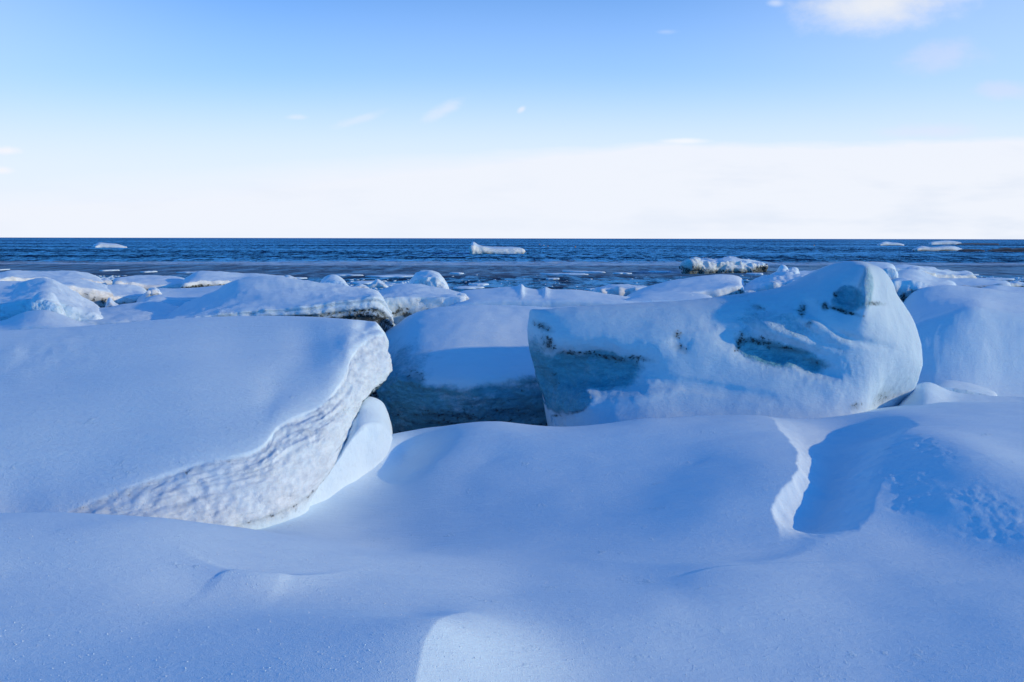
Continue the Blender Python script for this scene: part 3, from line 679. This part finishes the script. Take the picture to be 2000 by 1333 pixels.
# second row left: long slab with the dark seam
block('ice_slab', 'long snow covered slab with a wavy grey seam along its front, behind the huge tilted slab', 'ice slab',
      [(325, 628, 633, 645), (370, 600, 626, 642), (420, 578, 618, 640), (470, 553, 612, 640), (540, 548, 606, 640), (600, 556, 600, 640), (650, 562, 592, 640), (700, 570, 586, 642), (735, 577, 581, 644)],
      9.2, 3.2, 0.15, 0.3, 0.75, 0.35, 0.07, 1.8, ku=16, faceb=0.4, seam=((1.55, 0.7, 0.10, 0.05), (1.0, 0.8, 0.10, 0.07), (0.5, 0.6, 0.12, 0.06)), slope=0.5)
block('ice_chunk', 'small rounded snow lump on the back edge of the long seamed slab', 'ice chunk',
      [(628, 551, 556, 570), (640, 542, 552, 570), (655, 541, 551, 570), (672, 552, 556, 570)], 13.2, 0.5, 0.1, 0.0, 0.0, 0.3, 0.05)
block('ice_chunk', 'low snow hump on the left back edge of the long seamed slab', 'ice chunk',
      [(452, 566, 570, 590), (470, 549, 563, 590), (500, 544, 560, 590), (540, 546, 558, 590), (572, 556, 560, 590)], 12.8, 0.8, 0.1, 0.0, 0.0, 0.4, 0.04)
block('ice_block', 'snow topped block with a dark pit in its side, right of the seamed slab', 'ice block',
      [(735, 578, 592, 640), (760, 567, 585, 640), (800, 562, 582, 640), (850, 566, 582, 640), (890, 576, 583, 622), (902, 580, 585, 610)],
      12.5, 2.0, 0.2, 0.5, 0.6, 0.5, 0.08, 1.6)
block('ice_chunk', 'round boulder like lump of grey ice standing on the snow beside open water', 'ice chunk',
      [(806, 548, 560, 580), (815, 537, 550, 580), (835, 534, 545, 580), (855, 538, 548, 580), (866, 550, 560, 580)], 15.5, 0.7, 0.05, 0.6, 0.1, 0.3, 0.10, 2.0, capr=0.06)
block('snow_mound', 'wide low snow ridge with two tiny peaks, across the middle behind the rounded block', 'snow mound',
      [(870, 600, 604, 640), (895, 578, 596, 640), (930, 570, 590, 640), (980, 566, 588, 640), (1010, 562, 588, 640), (1019, 559, 588, 640), (1027, 566, 588, 640), (1058, 569, 588, 640), (1065, 565, 588, 640), (1076, 569, 588, 640), (1120, 570, 588, 640), (1170, 575, 590, 640), (1240, 585, 594, 640), (1300, 592, 600, 640)],
      12.0, 3.0, 0.1, 0.0, 0.1, 0.1, 0.05, 1.6, ku=10)
block('ice_chunk', 'grubby grey white ice lump just left of the long smooth slab by the water', 'ice chunk',
      [(1165, 567, 570, 585), (1190, 562, 567, 585), (1230, 561, 567, 585), (1262, 566, 570, 583)], 20, 1.5, 0.1, 0.9, 0.5, 0.1, 0.09, 2.5)
block('ice_slab', 'long smooth snowy slab ending in a rounded broken nose beside the water', 'ice slab',
      [(1215, 590, 593, 610), (1250, 570, 582, 608), (1300, 555, 576, 606), (1350, 546, 572, 604), (1400, 541, 566, 600), (1430, 543, 560, 580), (1446, 549, 560, 574)],
      14.0, 3.0, 0.2, 0.5, 0.55, 0.0, 0.05, 1.4, slope=1)
block('snow_mound', 'thin snow tongue in front of the long smooth slab', 'snow mound',
      [(1215, 592, 594, 612), (1250, 577, 588, 610), (1300, 573, 586, 608), (1350, 574, 585, 606), (1390, 582, 588, 604)], 12.6, 1.0, 0.1, 0.1, 0.2, 0.0, 0.03)
block('ice_block', 'jagged blue shaded ice heap with a pointed tip, left of the highest peak', 'ice block',
      [(1448, 572, 578, 595), (1475, 553, 570, 595), (1500, 545, 560, 595), (1530, 537, 556, 592), (1560, 541, 552, 590), (1600, 545, 552, 590)], 15.5, 2.0, 0.15, 0.4, 0.5, 0.2, 0.13, 2.4)
block('ice_chunk', 'small pointed snow chunk on top of the jagged ice heap', 'ice chunk',
      [(1518, 537, 541, 552), (1528, 524, 535, 552), (1536, 530, 537, 552), (1552, 529, 537, 552), (1556, 536, 541, 550)], 17.5, 0.6, 0.1, 0.0, 0.0, 0.1, 0.10, 3)
block('ice_slab', 'low flat shelf of ice between the jagged heap and the highest peak', 'ice slab',
      [(1545, 537, 540, 550), (1580, 533, 538, 550), (1620, 532, 538, 550)], 19, 1.5, 0.1, 0.2, 0.3, 0.1, 0.05)
block('ice_block', 'rounded snow block with a greenish right end, directly behind the highest peak', 'ice block',
      [(1660, 522, 536, 560), (1690, 516, 532, 560), (1720, 517, 530, 558), (1742, 524, 530, 552)], 13.5, 1.4, 0.1, 0.35, 0.3, 0.5, 0.06)
block('ice_block', 'low snowy block with dark crack, behind the right shoulder of the tallest block', 'ice block',
      [(1735, 546, 556, 580), (1760, 532, 550, 580), (1790, 532, 552, 582), (1820, 545, 560, 582), (1860, 556, 566, 584)], 13.0, 2.0, 0.2, 0.4, 0.5, 0.1, 0.06)
block('ice_slab', 'tilted cream white slab with a raised left end, near the water at right', 'ice slab',
      [(1768, 531, 536, 546), (1790, 523, 529, 552), (1810, 526, 533, 553), (1840, 529, 538, 550), (1870, 533, 540, 549), (1900, 537, 541, 548)], 17.5, 1.4, 0.2, 1.0, 0.45, 0.0, 0.07, 2, slope=2.2)
block('ice_slab', 'flat thin slab with a dark underside below the cream white slab', 'ice slab',
      [(1800, 552, 556, 564), (1830, 547, 556, 562), (1870, 547, 558, 563), (1920, 549, 558, 562), (1968, 556, 558, 561)], 15.8, 1.2, 0.5, 0.7, 0.6, 0.0, 0.04, 2)
block('snow_mound', 'low snow hump at the right edge in front of the floating brash ice', 'snow mound',
      [(1905, 570, 574, 590), (1940, 561, 570, 590), (1980, 564, 572, 590), (2030, 566, 574, 590), (2100, 568, 576, 590)], 13.5, 2.5, 0.1, 0.0, 0.0, 0.0, 0.04)
block('ice_slab', 'flat snowy shelf at the waterline behind the rounded greenish block', 'ice slab',
      [(1725, 524, 528, 534), (1760, 520, 524, 533), (1800, 522, 526, 532), (1822, 525, 527, 531)], 30, 4, 0.1, 0.2, 0.2, 0.0, 0.04)

# far left pieces
block('ice_slab', 'outermost left slab with a white lumpy side facing the sun, at the water edge', 'ice slab',
      [(-60, 545, 552, 566), (0, 541, 548, 560), (22, 536, 545, 560), (60, 537, 547, 561), (100, 537, 548, 561), (140, 534, 549, 562), (175, 540, 551, 563), (196, 548, 554, 563)], 19, 3, 0.15, 0.9, 0.4, 0.0, 0.06, 2, slope=3)
block('ice_slab', 'cream sided slab with a rounded snowy top, left of the narrow slab', 'ice slab',
      [(88, 556, 566, 580), (125, 551, 562, 586), (160, 553, 565, 594), (195, 560, 571, 597), (213, 567, 575, 597)], 14.5, 2.2, 0.2, 1.0, 0.5, 0.0, 0.06, 2, slope=1)
block('ice_slab', 'narrow slab with a stained grey front, right of the cream sided slab', 'ice slab',
      [(200, 566, 580, 595), (225, 561, 583, 600), (255, 562, 584, 601), (282, 570, 580, 596)], 15.5, 2.2, 0.2, 0.9, 0.65, 0.0, 0.05, 2, slope=0.8)
block('ice_chunk', 'small triangular chunk leaning between the cream sided slab and the narrow slab', 'ice chunk',
      [(207, 603, 604, 608), (214, 585, 592, 607), (224, 594, 599, 606), (234, 602, 604, 607)], 14, 0.3, 0.1, 0.9, 0.1, 0.0, 0.04)
block('ice_slab', 'smooth topped slab with a thin cream edge, touching the dark sided slab', 'ice slab',
      [(228, 551, 554, 566), (250, 546, 556, 570), (290, 543, 560, 573), (335, 545, 561, 571), (366, 551, 560, 568)], 20, 3, 0.3, 0.9, 0.55, 0.0, 0.05, 2, slope=1.2)
block('ice_slab', 'dark sided slab with a long tapering snowy tail, second row left of centre', 'ice slab',
      [(362, 553, 558, 568), (385, 538, 553, 568), (420, 534, 553, 567), (460, 538, 552, 564), (510, 540, 548, 558), (560, 547, 549, 554)], 19.5, 2.8, 0.5, 0.8, 0.9, 0.0, 0.05, 2, slope=2)
block('snow_mound', 'gentle snow swell in front of the dark sided slab', 'snow mound',
      [(275, 588, 596, 625), (300, 571, 586, 625), (350, 568, 588, 625), (400, 565, 586, 625), (450, 562, 584, 625), (500, 570, 590, 625)], 13.5, 2.8, 0.1, 0.0, 0.1, 0.0, 0.06)
block('snow_mound', 'rumpled snow mound between the icy hump and the long seamed slab', 'snow mound',
      [(140, 625, 635, 665), (170, 612, 630, 665), (220, 604, 628, 665), (270, 598, 626, 665), (320, 600, 628, 665), (370, 612, 634, 665), (410, 625, 640, 665)], 10.5, 2.4, 0.1, 0.0, 0.1, 0.1, 0.11, 1.6)
block('ice_block', 'bulky snow hump with bare ice showing low down, at the left edge', 'ice block',
      [(-120, 575, 600, 660), (-40, 572, 600, 660), (20, 572, 598, 660), (60, 560, 588, 655), (95, 555, 586, 655), (130, 568, 598, 655), (165, 590, 612, 650), (190, 605, 620, 650)], 10.8, 2.6, 0.1, 0.0, 0.25, 0.35, 0.10, 1.8)
block('ice_chunk', 'pale green glassy ice chunk set in the snow hump at left', 'ice chunk',
      [(58, 604, 608, 622), (68, 584, 596, 622), (85, 576, 590, 622), (102, 580, 594, 622), (115, 600, 606, 622)], 10.2, 0.5, 0.1, 0.0, 0.15, 0.7, 0.07, 2, capr=0.07)
block('snow_mound', 'low rounded drift at far left in front of the glassy ice chunk', 'snow mound',
      [(-100, 645, 650, 690), (0, 635, 648, 690), (50, 616, 640, 690), (85, 611, 638, 690), (120, 620, 642, 690), (160, 636, 648, 690), (200, 645, 652, 690)], 8.8, 1.4, 0.1, 0.0, 0.0, 0.0, 0.05)
block('snow_mound', 'sloping snow bank on the left edge below the outermost slab', 'snow mound',
      [(-150, 556, 570, 600), (-40, 556, 570, 600), (30, 557, 570, 600), (80, 560, 572, 600), (110, 565, 575, 600)], 13.5, 4, 0.1, 0.0, 0.0, 0.0, 0.05)

# small broken pieces between the blocks
for lb, px, w, top, bot, Yf in (
    ('small angular chunk behind the outermost left slab tip', 205, 22, 549, 556, 24), ('little ice stub on the swell left of the dark sided slab', 300, 20, 566, 576, 14.5),
    ('small sharp chunk above the icy hump at the left edge', 40, 26, 556, 568, 15), ('low broken piece in front of the round boulder like lump', 782, 24, 559, 566, 17),
    ('little cream chunk at the foot of the cream sided slab', 150, 20, 594, 604, 13), ('small lump at the notch between dark sided slab and seamed slab', 566, 26, 543, 552, 17),
    ('tiny chunk on the shoulder of the wide low ridge', 902, 16, 577, 584, 12.6), ('small block left of the jagged ice heap', 1462, 20, 560, 570, 16.5),
    ('small broken piece beside the tilted cream white slab', 1755, 22, 537, 545, 17), ('low chunk right of the flat thin slab', 1985, 30, 552, 559, 19),
    ('small crumbled lump below the narrow slab', 262, 24, 600, 608, 13.5), ('short ice stub on the far side of the seamed slab', 705, 22, 558, 568, 14.5)):
    rs_ = random.Random(lb); h_ = bot - top
    block('ice_chunk', lb, 'ice chunk', [(px - w * 0.5, top + h_ * 0.5, top + h_ * 0.6, bot), (px - w * 0.28, top + h_ * rs_.uniform(0, 0.4), top + h_ * 0.5, bot + 1), (px + w * rs_.uniform(-0.1, 0.15), top, top + h_ * 0.35, bot + 1.5), (px + w * 0.35, top + h_ * rs_.uniform(0.1, 0.4), top + h_ * 0.55, bot + 1), (px + w * 0.5, top + h_ * 0.6, top + h_ * 0.7, bot)],
          Yf, 0.5 * Yf / 14, 0.1, 0.8, 0.4, 0.2, 0.05, 3, ku=6, seed=len(lb), slope=0.15)
# ------------------------------------------------------------------ bergs at sea
SG = 'ice floes drifting out at sea'
def floe(label, st, pyb, depth, dirt_shade, cream=0.9, rough=0.1, under=0.1, fr=2.0, ice=0.0, seed=0):
    Yf = G(st[0][0], pyb, 0.0)[1]; wd = (st[-1][0] - st[0][0]) * Yf / F_
    block('ice_floe', label, 'ice floe', st, Yf, depth, under, cream, dirt_shade, ice, rough, fr, mat=M_far, group=SG, ku=10, split=True, seed=seed, slope=wd * 0.5, faceb=0.5)
floe('flat white floe far out on the left', [(187, 481, 483, 486), (195, 478, 480, 486), (212, 479, 481, 486), (228, 480, 482, 486), (241, 484, 485, 486)], 486, 8, 0.1, rough=0.03)
floe('long white floe with a raised left tip, far out near the centre', [(921, 481, 484, 491), (924, 476, 480, 493), (936, 481, 484, 495), (960, 484, 486, 496), (990, 484, 487, 497), (1010, 485, 487, 496), (1020, 487, 489, 494)], 497, 9, 0.35, rough=0.035, fr=3)
floe('largest drifting floe with jagged top and dark shaded foot, right of centre', [(1343, 514, 516, 518), (1357, 506, 511, 524), (1372, 509, 514, 532), (1400, 508, 516, 535), (1422, 504, 512, 535), (1450, 509, 515, 534), (1466, 512, 517, 526), (1488, 517, 518.5, 520)], 535, 5, 0.6, cream=0.9, rough=0.09, fr=4, ice=0.2, seed=4)
floe('small white floe farthest out at right', [(1718, 475, 477, 479), (1728, 472, 474, 479), (1740, 473, 475, 479), (1752, 474, 475, 479), (1764, 477, 478, 479)], 479, 10, 0.5, rough=0.02)
floe('white floe near the horizon above another floe at right', [(1818, 473, 475, 477), (1832, 471, 473, 477), (1855, 470, 472, 477), (1876, 474, 475, 477)], 477, 12, 0.4, rough=0.02)
floe('white floe with black rock edge at right, the nearer of the stacked pair', [(1790, 485, 487, 488), (1800, 481, 484, 489), (1820, 484, 486, 489), (1845, 480, 483, 489), (1865, 481, 484, 490), (1878, 486, 488, 490)], 490, 9, 0.8, rough=0.03, seed=7)

def rock(label, st, pyb, depth):
    Yf = G(st[0][0], pyb, 0.0)[1]
    S = []
    for px, cy in st:
        cy -= 1.4
        b = P(px, pyb, Yf); c = P(px, cy, Yf + depth * 0.5); c2 = c.copy(); c2[1] += depth * 0.3
        S.append([b, (b + c) / 2 + np.array([0, -0.1 * depth, 0.1]), c, c2, np.array([b[0], Yf + depth, -0.3]), np.array([b[0], Yf + 0.5 * depth, -0.5])])
    V, Fq, U, Vp, N, nu, nv = loft(S, 6, 6, cap=0.05)
    V = V + N * (0.12 * fbm(V, 0.9, 4, 0.6))[:, None]
    o = mesh_obj('rock', V, Fq, M_rock, loc=(V[:, 0].mean(), V[:, 1].mean(), 0)); tag(o, label, 'rock', 'dark reef rocks awash at right')
rock('low black rock awash at the right edge of the sea', [(1938, 488.5), (1955, 486), (1968, 484.5), (1980, 486), (2000, 485), (2030, 486)], 490.5, 3)
rock('thin black rock just right of the nearer stacked floe', [(1878, 488), (1890, 487), (1905, 487.5), (1922, 489)], 490.5, 2.5)
rock('thin dark rock line near the horizon right of the upper floe', [(1878, 476.2), (1900, 475.5), (1925, 475.8), (1950, 476.3)], 477.3, 6)

def buoy(label, px, py, r_, mat, zoff=0.0):
    c = G(px, py, 0.12); s = r_ * c[1] / F_
    th = np.linspace(0, 2 * math.pi, 14, endpoint=False); prof = [(0.02, -0.9), (0.7, -0.7), (1.0, -0.1), (0.8, 0.5), (0.35, 0.8), (0.15, 1.0), (0.14, 1.5), (0.02, 1.55)]
    V = np.array([[rr * s * math.cos(t), rr * s * math.sin(t), zz * s] for rr, zz in prof for t in th]); n = len(th)
    Fq = [[i * n + j, i * n + (j + 1) % n, (i + 1) * n + (j + 1) % n, (i + 1) * n + j] for i in range(len(prof) - 1) for j in range(n)]
    o = mesh_obj('buoy', V, Fq, mat); o.location = c; tag(o, label, 'buoy', 'fishing buoys floating far out')
buoy('orange buoy left of the other two near the centre of the sea', 1054, 478, 1.1, M_buoy)
buoy('pale buoy between two orange ones near the centre of the sea', 1062, 480, 1.3, M_buoyw)
buoy('orange buoy right of the pale one near the centre of the sea', 1070, 481.5, 1.0, M_buoy)
buoy('single orange buoy right of the group of three', 1123.5, 482.5, 1.5, M_buoy)
buoy('lone orange buoy far out above the jagged ice heap', 1590, 479, 1.3, M_buoy)

# ------------------------------------------------------------------ flat floes and brash by the shore
random.seed(5)
FG = 'thin floes drifting in the grease ice near the shore'
def pan(label, px, py, wpx, dpx, th=0.07, seed=0):
    c = G(px, py, 0.0); w = wpx * c[1] / F_ / 2; yn = G(px, py + dpx / 2, 0)[1]; yf = G(px, py - dpx / 2, 0)[1]; dl = (yf - yn) / 2
    n = 36; rs = np.random.RandomState(seed); ph = rs.rand(4) * 6.28
    a = np.linspace(0, 2 * math.pi, n, endpoint=False); rr = 1 + 0.16 * np.sin(2 * a + ph[0]) + 0.12 * np.sin(3 * a + ph[1]) + 0.08 * np.sin(7 * a + ph[2])
    V = []; rings = ((1.0, -0.03), (1.02, 0.2 * th), (0.96, th), (0.6, th * 1.15), (0.02, th * 1.2))
    for k, z in rings: V += [[k * w * r_ * math.cos(t), k * dl * r_ * math.sin(t), z] for t, r_ in zip(a, rr)]
    V = np.array(V); Fq = [[i * n + j, i * n + (j + 1) % n, (i + 1) * n + (j + 1) % n, (i + 1) * n + j] for i in range(len(rings) - 1) for j in range(n)]
    V[:, 2] += np.where(V[:, 2] > 0.5 * th, 0.3 * th * fbm(V + seed, 1.2, 3), 0)
    o = mesh_obj('ice_floe', V, Fq, M_far, np.zeros((len(V), 3))); o.location = (c[0], c[1], 0); tag(o, label, 'ice floe', FG)
pans = [('thin white floe in the slush right of the round lump', 893, 535, 26, 2.0), ('thin white floe, longest of those above the wide low ridge', 1105, 536, 80, 2.6), ('short floe above the longest thin floe', 1125, 531, 46, 1.8), ('narrow floe to the right of the longest thin floe', 1160, 532, 44, 1.8),
        ('dull floe just below the longest thin floe', 1080, 545.5, 26, 1.6), ('greyish floe between the round lump and the wide low ridge', 935, 557, 34, 3.4), ('dull floe right of the round lump near the ridge', 915, 563, 60, 3.4), ('white floe low in front of the wide ridge, by the grubby lump', 1155, 566, 22, 2.0),
        ('white floe beside the dark foot of the largest drifting floe', 1475, 535, 34, 2.4), ('bright floe left of the round lump, farther of two', 770, 540.5, 90, 3.4), ('white floe beneath the small white peak left of the round lump', 715, 553, 60, 4.0), ('bright flat floe joined to the small white peak', 775, 558, 56, 4.2),
        ('white floe behind the tail of the dark sided slab', 378, 534, 46, 2.6), ('thin floe left of centre behind the smooth topped slab', 292, 533, 26, 1.6), ('tiny floe far left in the slush', 5, 529.5, 14, 1.6), ('thin pale floe above the outermost left slab', 215, 530.5, 30, 1.6),
        ('long thin floe between the dark sided slab and small peak', 680, 539, 50, 2.0), ('thin floe at the tip of the dark sided slab tail', 570, 545, 50, 2.2), ('thin pale floe right of the cream white slab', 1885, 535.5, 34, 2.2), ('long white floe off the right end of the cream white slab', 1935, 544.5, 90, 3.0),
        ('white floe near the right edge below the long one', 1985, 555, 60, 3.2), ('bright floe between narrow slab and smooth topped slab', 236, 546.5, 26, 2.2), ('pale floe in the slush above the grubby lump', 1215, 534.5, 30, 1.6), ('faint floe beyond the smooth slab with the broken nose', 1290, 531, 40, 1.6)]
for i, (lb, px, py, w, d) in enumerate(pans): pan(lb, px, py, w, d, seed=i)
block('ice_chunk', 'small bright white peak of ice floating left of the round lump', 'ice chunk', [(722, 558, 560, 563), (730, 553, 556, 563), (737, 547, 552, 563), (745, 551, 555, 563), (753, 557, 560, 563)], G(737, 563, 0)[1], 1.5, 0.1, 0.9, 0.2, 0, 0.03, 3)

def brash():
    rs = np.random.RandomState(11); V = []; Fq = []
    def add(px, py, w, th):
        c = G(px, py, 0); n = 7; a = np.linspace(0, 2 * math.pi, n, endpoint=False) + rs.rand(); rr = 0.7 + 0.5 * rs.rand(n); b = len(V)
        ww = w * c[1] / F_ / 2; dd = ww * (0.7 + 0.8 * rs.rand())
        for z, k in ((-0.02, 1), (th, 0.95)):
            for t, r_ in zip(a, rr): V.append([c[0] + ww * k * r_ * math.cos(t), c[1] + dd * k * r_ * math.sin(t), z])
        V.append([c[0], c[1], th * 1.3])
        for j in range(n):
            k = (j + 1) % n; Fq.append([b + j, b + k, b + n + k, b + n + j]); Fq.append([b + n + j, b + n + k, b + 2 * n, b + 2 * n])
    zones = [(180, 260, 540, 566, 260, 1), (1840, 2060, 540, 566, 700, 1), (640, 830, 547, 572, 260, 1), (1440, 1520, 534, 556, 40, 0.8), (880, 1350, 535, 570, 60, .6)]
    for x0, x1, y0, y1, n, s in zones:
        for _ in range(n): add(x0 + (x1 - x0) * rs.rand(), y0 + (y1 - y0) * rs.rand() ** 0.8, s * (2 + 9 * rs.rand() ** 2), 0.015 + 0.03 * rs.rand())
    V = np.array(V); T = []
    for f in Fq: T += [[f[0], f[1], f[2]]] + ([[f[0], f[2], f[3]]] if f[2] != f[3] else [])
    o = mesh_obj('brash_ice', V, np.array(T), M_far, np.zeros((len(V), 3))); tag(o, 'scattered small broken ice floating on the dark water near the shore', 'brash ice', kind='stuff')
brash()

def crystals():
    rs = np.random.RandomState(3); n = 1500
    px = rs.uniform(-150, 2150, n); py = 1010 + 330 * rs.rand(n) ** 0.8
    B = np.array([G(a, b, 1.40) for a, b in zip(px, py)]); 
    for _ in range(4):
        z = ground_h(B[:, :2]); B = np.array([G(a, b, zz) for a, b, zz in zip(px, py, z)])
    B[:, 2] = ground_h(B[:, :2]) + 0.001
    V = []; T = []
    O = np.array([[1, 0, 0], [-1, 0, 0], [0, 1, 0], [0, -1, 0], [0, 0, 1], [0, 0, -1]], float); FT = [(0, 2, 4), (2, 1, 4), (1, 3, 4), (3, 0, 4), (2, 0, 5), (1, 2, 5), (3, 1, 5), (0, 3, 5)]
    for b in B:
        k = len(V); r_ = 0.0010 + 0.0018 * rs.rand() ** 2
        V += list(b + O * r_ * (0.6 + 0.8 * rs.rand(6, 1))); T += [[k + i for i in f] for f in FT]
    o = mesh_obj('snow_crystals', np.array(V), np.array(T), M_crystal); tag(o, 'tiny glinting snow crystals scattered over the foreground snow', 'snow crystals', kind='stuff')
M_crystal = bpy.data.materials.new('snow_crystal'); M_crystal.use_nodes = True
_b = M_crystal.node_tree.nodes['Principled BSDF']; _b.inputs['Base Color'].default_value = (0.95, 0.97, 1, 1); _b.inputs['Roughness'].default_value = 0.3
crystals()
